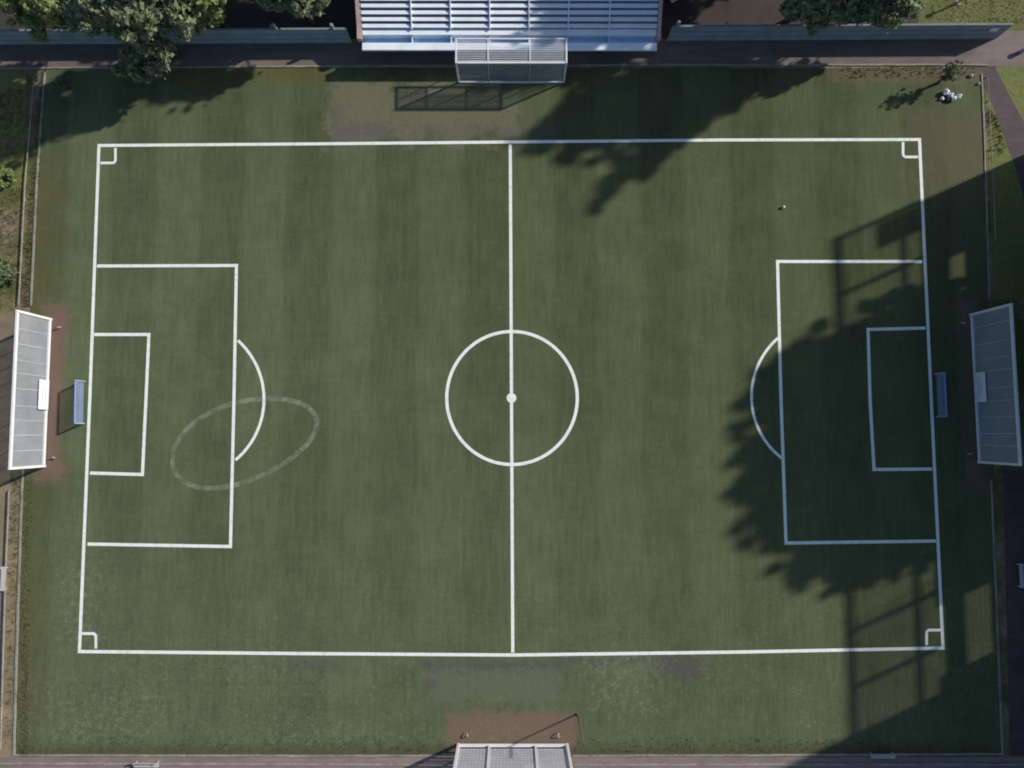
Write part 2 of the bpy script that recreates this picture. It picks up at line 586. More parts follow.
FIELD = [(41, 68), (981, 68), (986, 200), (990, 330), (995, 520), (1001, 755), (16, 755), (22, 520), (31, 300), (37, 180)]
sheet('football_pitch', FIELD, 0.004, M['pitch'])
sheet('path', [(-60, 43), (1000, 40), (992, 66), (-60, 68)], 0.000, M['path'])
sheet('path', [(-200, 757), (1200, 757), (1200, 790), (-200, 790)], 0.000, M['pinkpath'])
sheet('path', [(-90, 545), (6, 560), (-2, 756), (-90, 756)], 0.003, M['pinkpath'])
sheet('path', [(-60, 312), (14, 312), (10, 480), (4, 556), (-60, 540)], -0.004, M['dirtpath'])
sheet('path', [(1003, 470), (1080, 470), (1080, 756), (1010, 756)], -0.004, M['darkpath'])
sheet('path', [(-60, 482), (22, 482), (14, 757), (-60, 757)], -0.002, M['tanpath'])
sheet('car_park', [(-260, -260), (900, -260), (930, 20), (930, 38), (-260, 40)], -0.008, M['darklot'])
sheet('lawn', [(918, 25), (918, -200), (1400, -200), (1400, 29), (1008, 30)], -0.003, M['lawn'])
sheet('lawn', [(985, 68), (1200, 40), (1200, 300), (994, 300)], -0.006, M['verge'])
sheet('lawn', [(-60, 72), (26, 72), (24, 190), (-60, 190)], -0.006, M['verge'])
sheet('paved_area', [(1000, 30), (1090, 34), (1090, 68), (990, 66), (962, 62)], 0.005, M['paving'])
sheet('path', [(975, 62), (992, 60), (1012, 100), (1034, 140), (1052, 190), (1066, 260), (1040, 260), (1016, 170), (998, 120)], -0.001, M['darkpath'])


def strip_on(name, pix, width, height, mat, z0=0.0, n=1):
    """a low kerb following the photo points, real height"""
    m = MB()
    pts = [P(u, v) for u, v in pix]
    for a, b in zip(pts[:-1], pts[1:]):
        L = (b - a).length
        k = max(1, int(L / 1.5))
        for i in range(k):
            q0, q1 = a.lerp(b, i / k), a.lerp(b, (i + 1) / k - 0.012 / max(L / k, .1) / k)
            hh = height + random.uniform(-0.012, 0.012)
            d = (q1 - q0).normalized()
            s = Vector((-d.y, d.x, 0)) * (random.uniform(-0.02, 0.02))
            q0, q1 = q0 + s, q1 + s
            m.bar((q0.x, q0.y, hh / 2 - 0.02), (q1.x, q1.y, hh / 2 - 0.02), width, hh)
    return tag(m.build(name, mat), kind='structure')


strip_on('kerb', [(-20, 68.5), (400, 66), (700, 65), (987, 65)], 0.22, 0.13, M['kerb'])
strip_on('kerb', [(45, 72), (37, 180), (31, 306)], 0.22, 0.13, M['kerb'])
strip_on('kerb', [(23, 470), (20.5, 540), (17, 640), (14, 755)], 0.24, 0.12, M['kerb'])
strip_on('kerb', [(14, 755), (300, 755.5), (455, 755.5)], 0.20, 0.12, M['kerb'])
strip_on('kerb', [(572, 755.5), (760, 755), (1003, 753.5)], 0.20, 0.12, M['kerb'])
strip_on('kerb', [(981.5, 74), (985, 160), (989, 300)], 0.20, 0.12, M['kerb'])
strip_on('kerb', [(991, 480), (996, 600), (1002, 753)], 0.20, 0.12, M['kerb'])
strip_on('kerb', [(-60, 763), (456, 764.5)], 0.25, 0.12, M['kerb'])
strip_on('kerb', [(573, 764.5), (1060, 764)], 0.25, 0.12, M['kerb'])

# ------------------------------------------------------------------ pitch markings
LZ = 0.009


def line_strip(m, pts, wd, closed=False):
    """a flat painted line along ground points, mitred"""
    n = len(pts)
    vs = []
    for i in range(n):
        a = pts[(i - 1) % n] if (closed or i) else pts[i]
        b = pts[(i + 1) % n] if (closed or i < n - 1) else pts[i]
        d0 = (pts[i] - a)
        d1 = (b - pts[i])
        d0 = d0.normalized() if d0.length > 1e-6 else d1.normalized()
        d1 = d1.normalized() if d1.length > 1e-6 else d0
        t = (d0 + d1).normalized()
        s = Vector((-t.y, t.x, 0))
        c = max(0.5, s.dot(Vector((-d0.y, d0.x, 0))))
        for q in (-1, 1):
            p = pts[i] + s * (q * wd / 2 / c)
            vs.append((p.x, p.y, LZ))
    fs = []
    for i in range(n if closed else n - 1):
        j = (i + 1) % n
        fs.append((2 * i, 2 * i + 1, 2 * j + 1, 2 * j))
    m.add(vs, fs)


def px(*q):
    return [P(u, v) for u, v in q]


def densify(q, closed=False):
    out = []
    n = len(q)
    for i in range(n if closed else n - 1):
        a, b = Vector(q[i]), Vector(q[(i + 1) % n])
        for k in range(12):
            out.append(tuple(a.lerp(b, k / 12)))
    if not closed:
        out.append(q[-1])
    return out


LW = 0.39
M_l = MB()
TLc, TRc, BRc, BLc = (99, 145.5), (919.5, 139.5), (943, 648), (79.5, 651.5)
line_strip(M_l, px(TLc, (300, 144), (510, 142), (720, 140), TRc, (931, 395), BRc, (740, 652), (512, 655), (300, 653.5), BLc, (90, 395)), LW, True)
PZ = LZ


def shift_z(dz):
    global LZ
    LZ += dz


shift_z(0.003)
line_strip(M_l, px((510.3, 144.5), (511.5, 400), (512.8, 652.5)), LW)
shift_z(0.003)
line_strip(M_l, px((97, 266), (236.5, 265.5), (234, 400), (230.5, 546.5), (87.5, 544)), LW)
line_strip(M_l, px((922, 261.5), (777.5, 261.5), (781, 400), (786, 543), (936, 541)), LW)
line_strip(M_l, px((94, 334.5), (149, 334.5), (146, 400), (142.5, 474.5), (90, 473)), LW)
line_strip(M_l, px((925.5, 328), (868, 329.5), (870, 400), (874, 469.5), (932, 469)), LW)
shift_z(0.003)
circ = [P(512 + 65.3 * math.cos(a), 398 + 66.5 * math.sin(a)) for a in [2 * math.pi * i / 96 for i in range(96)]]
line_strip(M_l, circ, 0.40, True)
# penalty arcs
def arc_px(cx, cy, rx, ry, a0, a1):
    return [P(cx + rx * math.cos(R(a0 + (a1 - a0) * i / 40)), cy + ry * math.sin(R(a0 + (a1 - a0) * i / 40))) for i in range(41)]
def tri_arc(p0, p1, p2):
    """circular arc through three photo points"""
    (ax, ay), (bx, by), (cx, cy) = p0, p1, p2
    d = 2 * (ax * (by - cy) + bx * (cy - ay) + cx * (ay - by))
    ux = ((ax * ax + ay * ay) * (by - cy) + (bx * bx + by * by) * (cy - ay) + (cx * cx + cy * cy) * (ay - by)) / d
    uy = ((ax * ax + ay * ay) * (cx - bx) + (bx * bx + by * by) * (ax - cx) + (cx * cx + cy * cy) * (bx - ax)) / d
    r = math.hypot(ax - ux, ay - uy)
    a0, a1, a2 = (math.atan2(y - uy, x - ux) for x, y in (p0, p1, p2))
    while a1 - a0 > math.pi: a1 -= 2 * math.pi
    while a1 - a0 < -math.pi: a1 += 2 * math.pi
    while a2 - a1 > math.pi: a2 -= 2 * math.pi
    while a2 - a1 < -math.pi: a2 += 2 * math.pi
    return [P(ux + r * math.cos(a0 + (a2 - a0) * i / 40), uy + r * math.sin(a0 + (a2 - a0) * i / 40)) for i in range(41)]
line_strip(M_l, tri_arc((238, 340.5), (264, 397), (235.5, 460)), 0.36)
line_strip(M_l, tri_arc((778, 338), (751.5, 395), (781.5, 458)), 0.34)
shift_z(0.003)
# corner marks: small squares with one rounded corner
def corner_mark(cx, cy, sx, sy):
    L, r = 16.5, 3.2
    q = [(cx + sx * L, cy + sy * 1.5)]
    q += [(cx + sx * (L - r + r * math.cos(R(t))), cy + sy * (L - r + r * math.sin(R(t)))) for t in range(0, 91, 15)]
    q += [(cx + sx * 1.5, cy + sy * L)]
    line_strip(M_l, px(*q), 0.33)
corner_mark(99, 146.5, 1, 1)
corner_mark(919.5, 140.5, -1, 1)
corner_mark(79.5, 650, 1, -1)
corner_mark(943, 646.5, -1, -1)
c0 = P(511.5, 398)
M_l.add([(c0.x + 0.60 * math.cos(a), c0.y + 0.60 * math.sin(a), LZ) for a in [2 * math.pi * i / 32 for i in range(32)]], [tuple(range(32))])
tag(M_l.build('pitch_line', M['line']), kind='structure')

LZ = 0.007
M_f = MB()
th = R(-20)
el = []
for i in range(90):
    a = 2 * math.pi * i / 90
    q = 1 + 0.03 * math.sin(3 * a + 1)
    x, y = 75.5 * q * math.cos(a), 39 * q * math.sin(a)
    el.append(P(242.5 + x * math.cos(th) - y * math.sin(th), 442 + x * math.sin(th) + y * math.cos(th)))
line_strip(M_f, el, 0.58, True)
tag(M_f.build('faded_ring_marking', M['faint']), kind='structure')


# ------------------------------------------------------------------ trees
def leaf_cloud(clumps, size, dens, seed, origin):
    """many small leaf faces spread through the clumps: (centre, radius)"""
    rng = np.random.default_rng(seed)
    C, Rr = [], []
    for c, r in clumps:
        n = max(12, int(dens * r * r))
        d = rng.normal(size=(n, 3))
        d /= np.linalg.norm(d, axis=1)[:, None]
        # knobbly: a few sub-lobes per clump
        lobes = rng.normal(size=(7, 3))
        lobes /= np.linalg.norm(lobes, axis=1)[:, None]
        near = (d @ lobes.T).max(axis=1)
        spike = np.where(rng.random(n) < 0.16, 1 + 0.55 * rng.random(n) * np.clip((near - 0.6) / 0.4, 0, 1), 1.0)
        rad = r * (0.50 + 0.55 * np.clip((near - 0.35) / 0.65, 0, 1)) * (0.5 + 0.55 * rng.random(n) ** 0.5) * spike
        C.append(np.array(c)[None, :] + d * rad[:, None] * np.array([1, 1, 0.8]))
        Rr.append(d)
    C = np.concatenate(C)
    D = np.concatenate(Rr)
    n = len(C)
    nrm = D + rng.normal(size=(n, 3)) * 0.75 + np.array([0, 0, 0.35])
    nrm /= np.linalg.norm(nrm, axis=1)[:, None]
    a = np.cross(nrm, rng.normal(size=(n, 3)))
    a /= np.linalg.norm(a, axis=1)[:, None]
    b = np.cross(nrm, a)
    s = size * (0.45 + 1.15 * rng.random(n) ** 1.6)[:, None]
    # a leaf spray: a pointed diamond, bent along its midrib
    lift = nrm * s * 0.18
    V = np.stack([C - a * s, C + b * s * 0.55 + lift, C + a * s, C - b * s * 0.55 + lift], axis=1).reshape(-1, 3)
    V -= np.array(origin)[None, :]
    F = np.arange(4 * n).reshape(-1, 4)
    me = bpy.data.meshes.new('crown')
    me.vertices.add(4 * n)
    me.vertices.foreach_set('co', V.astype(np.float32).ravel())
    me.loops.add(4 * n)
    me.loops.foreach_set('vertex_index', F.astype(np.int32).ravel())
    me.polygons.add(n)
    me.polygons.foreach_set('loop_start', (np.arange(n) * 4).astype(np.int32))
    me.polygons.foreach_set('loop_total', np.full(n, 4, dtype=np.int32))
    me.update()
    me.validate()
    return me


def tree(label, base, h, rad, clumps=None, leaf='leafmid', n=26, size=0.34, dens=150, seed=1, group=None, low=0.35, name='leafy_tree', cat='tree', spray=1.0):
    rng = random.Random(seed)
    base = Vector((base[0], base[1], 0))
    t = thing(name, label, cat, base, group)
    cl = list(clumps or [])
    zc, rz = h * (0.5 + low / 2), h * (1 - low) / 2
    for i in range(n):
        while True:
            q = Vector((rng.uniform(-1, 1), rng.uniform(-1, 1), rng.uniform(-1, 1)))
            if 0.25 < q.length < 1:
                break
        q = q.normalized() * (0.55 + 0.4 * rng.random())
        r = rad * rng.uniform(0.24, 0.42)
        cl.append(((base.x + q.x * rad * 0.85, base.y + q.y * rad * 0.85, zc + q.z * rz * 0.9), r))
    for i in range(int(n * spray)):
        a, e = rng.uniform(0, 6.283), rng.uniform(-0.9, 1.0)
        c = math.sqrt(max(0, 1 - e * e))
        k = rng.uniform(0.92, 1.22)
        cl.append(((base.x + c * math.cos(a) * rad * k, base.y + c * math.sin(a) * rad * k, zc + e * rz * k * 0.97), rad * rng.uniform(0.09, 0.17)))
    tr = MB()
    top = Vector((base.x + rng.uniform(-.5, .5), base.y + rng.uniform(-.5, .5), h * 0.72))
    r0 = 0.018 * h + 0.08
    pts = [base + Vector((0, 0, -0.1)), base.lerp(top, 0.3) + Vector((rng.uniform(-.2, .2), rng.uniform(-.2, .2), 0)), base.lerp(top, 0.65), top]
    tr.tube(pts, [r0 * 1.3, r0, r0 * 0.7, r0 * 0.25], 9)
    for c, r in cl[::2]:
        c = Vector(c)
        z0 = max(h * 0.18, min(c.z * 0.7, h * 0.6))
        s = base.lerp(top, z0 / (h * 0.72))
        mid = s.lerp(c, 0.5) + Vector((0, 0, -0.05 * h * rng.random()))
        tr.tube([s, mid, c], [r0 * 0.42, r0 * 0.25, r0 * 0.08], 6)
    tr.build('trunk', M['bark'], t, smooth=True)
    me = leaf_cloud(cl, size, dens, seed, base)
    me.materials.append(M[leaf])
    o = bpy.data.objects.new('crown', me)
    COL.objects.link(o)
    o.parent = t
    return t


def clumps_px(rows):
    return [(tuple(P(u, v, z)), r) for u, v, z, r in rows]


def clumps_ground(rows):
    return [((P(u, v).x, P(u, v).y, z), r) for u, v, z, r in rows]


# the group over the north-west corner
tree('pale yellow-green tree furthest left, overhanging the grey wall in the top left corner', P(58, 26)[:2], 9.5, 3.2,
     clumps_px([(40, 6, 7.5, 1.9), (34, 22, 6.0, 1.4), (48, 12, 8.0, 1.6), (40, 34, 5.0, 1.0), (26, 4, 6.5, 1.3)]),
     'leafyellow', 12, 0.30, 210, 3, low=0.4)
tree('grey-green tree between the yellow-green tree and the spreading tree, cut by the top edge', P(108, 24)[:2], 9.2, 3.0,
     clumps_px([(80, 6, 9, 1.8), (100, 12, 8.5, 1.8), (70, 20, 7, 1.3), (112, 4, 9.5, 1.8), (92, 26, 6.5, 1.1), (110, 24, 6.5, 1.2)]),
     'leafpale', 8, 0.32, 190, 4, low=0.4)
tree('large spreading tree leaning over wall and path, reaching furthest down towards the pitch corner', P(178, 56)[:2], 16, 4.6,
     clumps_px([(150, 20, 9.5, 2.2), (170, 10, 10.5, 2.4), (140, 38, 8, 1.8), (158, 46, 7.5, 1.8), (130, 60, 6, 1.5),
                (150, 70, 5.2, 1.3), (142, 74, 5.0, 1.1), (160, 62, 5.6, 1.1), (122, 26, 8, 1.5), (184, 26, 8.5, 1.5), (120, 70, 4.6, 0.9)]),
     'leafpale', 34, 0.32, 170, 5, low=0.62)
tree('bright green tree right of the spreading tree, close behind the left wall', P(228, 30)[:2], 13.5, 3.8,
     clumps_px([(200, 6, 8.5, 2.0), (188, 14, 8, 1.6), (212, 12, 7.5, 1.5), (196, 22, 6.5, 1.2), (208, 0, 9, 1.6), (176, 4, 8.5, 1.5)]),
     'leafyellow', 20, 0.32, 190, 6, low=0.55)
tree('small green tree left of the white stand, only its lowest branches in the picture', P(316, 26)[:2], 12, 3.2,
     clumps_px([(300, 2, 8, 1.6), (312, 8, 6.8, 1.1), (282, 2, 8, 1.4), (268, 0, 8.5, 1.2), (322, 0, 7.5, 1.3), (296, 8, 7, 1.0)]) + clumps_ground([(292, 22, 10.5, 2.0), (284, 12, 11.5, 1.9), (304, 32, 10.6, 1.3), (276, 4, 10.5, 1.6)]),
     'leafpale', 16, 0.30, 200, 7, low=0.6)
tree('low dark sapling in the shade at the pitch edge under the spreading tree', P(70, 88)[:2], 2.2, 0.9, None, 'leafmid', 9, 0.2, 260, 8, low=0.3, name='sapling')
# the group behind the wall right of the stand
tree('dark leafy tree behind the right wall, nearest to the white stand', P(806, 12)[:2], 15, 3.6,
     clumps_px([(806, 6, 7, 1.9), (822, 10, 7, 1.6), (790, 8, 6, 1.2), (818, 22, 5, 1.2), (800, 0, 8, 1.8), (830, 2, 8, 1.7), (812, 28, 4.4, .8)]),
     'leafpale', 22, 0.34, 150, 9)
tree('dense green tree behind the right wall, beside the sunlit lawn', P(884, 8)[:2], 22, 4.6,
     clumps_px([(872, 6, 7, 1.8), (890, 10, 7, 1.8), (906, 6, 7, 1.6), (896, 18, 5.5, 1.2), (915, 8, 6, 1.1), (858, 8, 6.5, 1.4), (880, 18, 5.0, 1.0)]) + clumps_ground([(905, 28, 16.5, 1.8), (900, 38, 17.5, 1.7), (895, 48, 19, 1.7), (889, 56, 20, 1.4), (880, 62, 20.6, 1.1), (872, 46, 19.5, 1.0), (885, 68, 21, 1.0), (880, 77, 21.2, 0.85), (876, 86, 21.4, 0.6), (902, 60, 19.6, 0.9)]),
     'leafpale', 40, 0.36, 150, 10, low=0.40)
tree('slim green tree behind the right wall, between its two broader neighbours', P(846, 10)[:2], 24, 4.6,
     clumps_px([(846, 6, 7, 1.6), (840, 14, 6, 1.1), (856, 12, 6, 1.1)]), 'leafpale', 44, 0.36, 150, 11, low=0.42)

# trees beyond the frame, known by the shade they throw
def shade_trees(spots, label, group, h, rad, seed, n=44, low=0.25):
    first = None
    for i, (u, v, s) in enumerate(spots):
        p = P(u, v)
        if first is None:
            first = tree(label, p[:2], h, rad, None, 'leafdark', n, 0.36, 110, seed, group, low=low, name='tall_tree', spray=1.8)
            first.scale = (s, s, s)
        else:
            c = clone(first, p, label, rotz=i * 1.9)
            c.scale = (s, s, s)


shade_trees([(1066, 272, 1.0), (1062, 312, 0.98), (1072, 358, 1.04), (1066, 400, 0.95), (1072, 438, 0.88)],
            'tall tree in the row beyond the right touchline that shades the right penalty area', 'row of trees beyond the right touchline', 23.0, 6.2, 21, 70)
shade_trees([(706, -22, 0.82), (765, -44, 0.95), (700, -110, 1.1), (440, -170, 0.9), (322, -12, 0.62), (240, -16, 0.58)],
            'tall tree beyond the car park north of the wall', 'trees beyond the car park', 20, 6.0, 22)

tree('slim upright bush by the kerb in the top right corner of the grass', P(938, 83)[:2], 4.4, 0.95, None, 'leafmid', 14, 0.2, 260, 31, low=0.2, name='bush', cat='bush')
tree('dark green shrub beside the dirt path on the left edge, above the grey screen', P(2, 276)[:2], 2.4, 2.0, None, 'leafmid', 24, 0.2, 260, 32, low=0.05, name='shrub', cat='shrub')
tree('low green shrub on the left edge, up by the shade of the trees', P(6, 178)[:2], 1.4, 1.4, None, 'leafyellow', 16, 0.18, 240, 33, low=0.05, name='shrub', cat='shrub')

# ------------------------------------------------------------------ boundary walls
def boundary_wall(label, a, b, h, posts, plate=None):
    a, b = P(*a), P(*b)
    mid = (a + b) / 2
    t = thing('boundary_wall', label, 'wall', (mid.x, mid.y, 0))
    d = (b - a).normalized()
    m = MB()
    n = max(2, round((b - a).length / 3.0))
    for i in range(n):
        q0, q1 = a.lerp(b, i / n), a.lerp(b, (i + 1) / n) - d * 0.015
        m.bar((q0.x, q0.y, h / 2 - 0.05), (q1.x, q1.y, h / 2 - 0.05), 0.22, h + 0.1)
    m.build('wall_panel', M['wall'], t)
    c = MB()
    c.bar((a.x, a.y, h + 0.05), (b.x, b.y, h + 0.05), 0.25, 0.10)
    c.build('coping', M['coping'], t)
    f = MB()
    for s in (0.33, 0.66):
        f.bar((a.x, a.y - 0.125, h * s), (b.x, b.y - 0.125, h * s), 0.03, 0.12)
    f.build('ledge', M['coping'], t)
    if plate:
        pp = P(plate, 34)
        q = MB(); q.box(pp.x - 0.5, b.y - 0.155, h - 1.3, pp.x + 0.5, b.y - 0.115, h - 0.6); q.build('plate', M['board'], t)
    for u, v in posts:
        p = P(u, v, h + 0.5)
        q = MB()
        y = (a.y + (b.y - a.y) * (p.x - a.x) / (b.x - a.x))
        q.bar((p.x, y, h + 0.1), (p.x, y, h + 1.0), 0.34)
        q.build('post', M['steel'], t, bevel=0.03)
    return t


boundary_wall('long grey wall left of the white stand, running behind the trees', (-60, 44), (352, 42), 2.9, [(275, 27), (332, 27)])
boundary_wall('long grey wall right of the white stand, ending beside the pink paving', (667, 40), (996, 38), 3.0, [(678, 24), (727, 24)], 983)

# ------------------------------------------------------------------ grandstand
fl, fr = P(362, 50, 3.2), P(657, 48.5, 3.2)
gx0, gx1, gy = fl.x, fr.x, fl.y
gs = thing('grandstand', 'white stand of long stepped benches beyond the top touchline', 'grandstand', ((gx0 + gx1) / 2, gy, 0))
m = MB(); m.box(gx0, gy, 2.92, gx1, gy + 0.95, 3.2); m.build('front_deck', M['standwhite'], gs, bevel=0.03)
m = MB(); m.box(gx0 + 0.02, gy + 0.78, 2.405, gx1 - 0.02, gy + 0.947, 2.917); m.build('deck_light_stop', M['standshade'], gs)  # lip added to block sun leaking in behind the deck
m = MB(); m.box(gx0 + 0.2, gy + 2.5, -0.05, gx1 - 0.2, gy + 2.8, 2.395); m.build('front_wall', M['brick'], gs)
for i in range(7):
    xx = gx0 + 0.8 + (gx1 - gx0 - 1.6) * i / 6
    m = MB(); m.box(xx - 0.1, gy + 0.9, 1.9, xx + 0.1, gy + 2.498, 2.395); m.build('bracket', M['steel'], gs)
m = MB(); m.box(gx0 + 0.1, gy + 0.953, 2.4, gx1 - 0.1, gy + 1.897, 2.5); m.build('shade_blue_channel', M['standshade'], gs)
m = MB(); m.box(gx0 + 0.05, gy + 1.90, 2.4, gx1 - 0.05, gy + 2.65, 3.3); m.build('ledge', M['standwhite'], gs, bevel=0.02)
RISE, DEP, ROWS = 0.30, 0.68, 14
y, z = gy + 2.65, 3.3
ribs = [412, 451, 490, 529, 568, 609]
rib_x = [P(u, 25, 3.4).x for u in ribs]
for i in range(ROWS):
    m = MB(); m.box(gx0 + 0.12, y + 0.02, 2.45, gx1 - 0.12, y + DEP, z + RISE - 0.10); m.build('terrace_step', M['standrise'], gs)
    m = MB(); m.box(gx0 + 0.05, y - 0.02 + 0.03, z + RISE - 0.097, gx1 - 0.05, y + DEP - 0.17, z + RISE); m.build('bench', M['standwhite'], gs, bevel=0.015)
    y += DEP; z += RISE
ytop, ztop = y, z
for x in rib_x:
    m = MB()
    s0 = Vector((x, gy + 2.55, 3.3 + 0.05)); s1 = Vector((x, ytop, ztop + 0.05))
    m.bar(s0, s1, 0.14, 0.5)
    m.box(x - 0.05, gy + 0.96, 2.503, x + 0.05, gy + 1.895, 3.1)
    m.build('divider_rail', M['standwhite'], gs)
for sgn, x in ((-1, gx0), (1, gx1)):
    x0, x1 = (x - 0.62, x - 0.003) if sgn < 0 else (x + 0.003, x + 0.5)
    poly = [(x0, gy + 2.4, -0.05), (x0, gy + 2.4, 2.6), (x0, gy + 1.4, 2.6), (x0, gy + 1.4, 3.3), (x0, gy + 2.6, 3.5), (x0, ytop + 0.4, ztop + 0.15), (x0, ytop + 0.4, -0.05)]
    m = MB(); m.prism(poly, (x1 - x0, 0, 0)); m.build('side_wall', M['brick'], gs)
m = MB(); m.box(gx0 + 0.01, ytop + 0.003, -0.05, gx1 - 0.01, ytop + 0.35, ztop + 1.0); m.build('back_wall', M['brick'], gs)


# ------------------------------------------------------------------ mesh screens and cage
def lattice(m, o, U, V, cu, cv, wu, wv, th=0.03):
    """woven bars over the rectangle o, o+U, o+V"""
    U, V = Vector(U), Vector(V)
    o = Vector(o)
    nrm = U.cross(V).normalized()
    u, v = U.normalized(), V.normalized()
    nu, nv = round(U.length / cu), round(V.length / cv)
    for i in range(nu):
        c = o + U * ((i + 0.5) / nu) + V / 2
        m.obox(c, u * wu / 2, V / 2, nrm * th / 2)
    for j in range(nv):
        c = o + V * ((j + 0.5) / nv) + U / 2 + nrm * th * 1.05
        m.obox(c, U / 2, v * wv / 2, nrm * th / 2)


def screen(label, a, b, h, mat, face, mids=(), cells=(0.22, 0.30, 0.09, 0.11), board=None, fw=0.30, hbars=(), low=0.42, seams=9):
    """a tall mesh screen standing on the ground line a-b; face = +1/-1 side of the pitch"""
    a, b = P(*a), P(*b)
    c = (a + b) / 2
    t = thing('ball_stop_screen', label, 'ball screen', (c.x, c.y, 0), 'mesh screens round the pitch')
    d = (b - a).normalized()
    nrm = Vector((-d.y, d.x, 0)) * face
    for p in (a, b):
        m = MB(); m.bar((p.x, p.y, -0.1), (p.x, p.y, h), fw, fw, up=(0, 1, 0)); m.build('post', M['whitepaint'], t, bevel=0.03)
    a2, b2 = a + d * (fw / 2 + .004), b - d * (fw / 2 + .004)
    for nm, z in (('bottom_rail', 0.24), ('top_rail', h - fw / 2)):
        m = MB(); m.bar((a2.x, a2.y, z), (b2.x, b2.y, z), fw * 0.92, fw * 0.95); m.build(nm, M['whitepaint'], t, bevel=0.03)
    for i in mids:
        q = a.lerp(b, i)
        m = MB(); m.bar((q.x, q.y, 0.44), (q.x, q.y, h - fw - .004), 0.26, 0.2, up=(0, 1, 0)); m.build('mullion', M['whitepaint'], t)
    for z, w2, mt in hbars:
        m = MB()
        p0, p1 = a2 + nrm * 0.11, b2 + nrm * 0.11
        m.bar((p0.x, p0.y, z), (p1.x, p1.y, z), 0.05, w2); m.build('cross_rail', M[mt], t)
    m = MB()
    o = a2 - nrm * 0.02
    lattice(m, (o.x, o.y, low), b2 - a2, (0, 0, h - low - fw), *cells, 0.012)
    srng = random.Random(len(label))
    m.build('mesh_panel', M[mat], t)
    for i in range(seams):
        q = a2.lerp(b2, (i + 1 + srng.uniform(-.15, .15)) / (seams + 1)) + nrm * 0.03
        m = MB(); m.bar((q.x, q.y, 0.4), (q.x, q.y, h - fw - .004), 0.09, 0.03, up=nrm); m.build('seam', M['seam'], t)
    if board:
        s0, s1, z0, z1 = board
        q0, q1 = a.lerp(b, s0) + nrm * 0.24, a.lerp(b, s1) + nrm * 0.24
        m = MB(); m.bar((q0.x, q0.y, (z0 + z1) / 2), (q1.x, q1.y, (z0 + z1) / 2), 0.10, z1 - z0)
        bd = m.build('board', M['board'], t, bevel=0.02)
        m = MB()
        e0, e1 = q0.lerp(q1, 0.22) + nrm * 0.056, q0.lerp(q1, 0.80) + nrm * 0.056
        for fz, g0, g1 in ((0.36, 0.0, 1.0), (0.62, 0.05, 0.2), (0.62, 0.3, 0.95)):
            zz = z0 + (z1 - z0) * fz
            h0, h1 = e0.lerp(e1, g0), e0.lerp(e1, g1)
            m.bar((h0.x, h0.y, zz), (h1.x, h1.y, zz), 0.01, 0.14)
        m.build('board_marking', M['boardink'], bd)
    # curved ground hooks just in front of the posts
    for p, s in ((a, 1), (b, -1)):
        m = MB()
        q = p + d * s * 0.9 + nrm * 0.9
        pts = [q + Vector((0, 0, 0.0))] + [q + nrm * (0.28 - 0.28 * math.cos(k)) * 1.0 + d * s * 0.2 * math.sin(k) + Vector((0, 0, 0.1 + 0.4 * math.sin(k))) for k in (0.2, 0.7, 1.2, 1.7, 2.3, 2.8)]
        m.tube(pts, 0.07, 8)
        m.build('ground_hook', M['steel'], t, smooth=True)
    return t


screen('sunlit grey mesh screen in a white frame behind the left goal', (51.2, 319.5), (44.8, 466), 6.1, 'meshgrey', 1, (),
       (0.13, 0.17, 0.052, 0.048), board=(0.42, 0.62, 0.25, 2.0))
screen('shaded blue-grey mesh screen in a white frame behind the right goal', (970.5, 315), (978.5, 462), 7.2, 'meshgrey', -1, (),
       (0.13, 0.17, 0.052, 0.048), board=(0.40, 0.60, 0.6, 2.4))
screen('white barred mesh screen cut by the bottom edge, facing the halfway line', (458.5, 744.5), (567, 744.5), 7.4, 'meshpale', 1, (0.285, 0.71),
       (0.40, 0.42, 0.06, 0.27), fw=0.34, low=1.0, seams=0)

# the cage in front of the stand
ca, cb = P(459, 82.5), P(563.5, 81.5)
CH, CD = 4.9, 3.1
cg = thing('mesh_cage', 'white framed mesh cage with a mesh roof, standing in front of the white stand', 'mesh cage', ((ca.x + cb.x) / 2, (ca.y + cb.y) / 2, 0))
xs = [ca.x, P(488, 60, CH).x, P(530, 60, CH).x, cb.x]
yb = ca.y + CD
for i, x in enumerate((xs[0], xs[-1])):
    m = MB(); m.bar((x, ca.y, -0.1), (x, ca.y, CH), 0.20, 0.20, up=(0, 1, 0)); m.build('post', M['whitepaint'], cg, bevel=0.02)
    m = MB(); m.bar((x, ca.y + 0.145, CH - 0.14), (x, yb, CH - 0.14), 0.20, 0.16); m.build('roof_beam', M['whitepaint'], cg, bevel=0.02)
    m = MB(); m.bar((x, ca.y + 1.25, -0.1), (x, ca.y + 1.25, CH - 0.285), 0.09, 0.09, up=(0, 1, 0)); m.build('rear_post', M['steel'], cg)
    m = MB(); m.bar((x, ca.y + 0.2, 0.15), (x, ca.y + 1.15, CH - 0.5), 0.05, 0.05); m.build('brace', M['steel'], cg)
for x in xs[1:3]:
    m = MB(); m.bar((x, ca.y + 0.145, CH - 0.12), (x, yb, CH - 0.12), 0.14, 0.1); m.build('roof_beam', M['whitepaint'], cg)
    m = MB(); m.bar((x, ca.y, 0.2), (x, ca.y, CH - 0.3), 0.12, 0.12, up=(0, 1, 0)); m.build('mullion', M['meshgrey'], cg)
m = MB(); m.bar((xs[0] + 0.145, ca.y, CH - 0.14), (xs[-1] - 0.145, ca.y, CH - 0.14), 0.24, 0.2); m.build('front_rail', M['whitepaint'], cg, bevel=0.02)
m = MB(); m.bar((xs[0] + 0.145, yb - 0.1, CH - 0.14), (xs[-1] - 0.145, yb - 0.1, CH - 0.14), 0.16, 0.2); m.build('rear_rail', M['whitepaint'], cg)
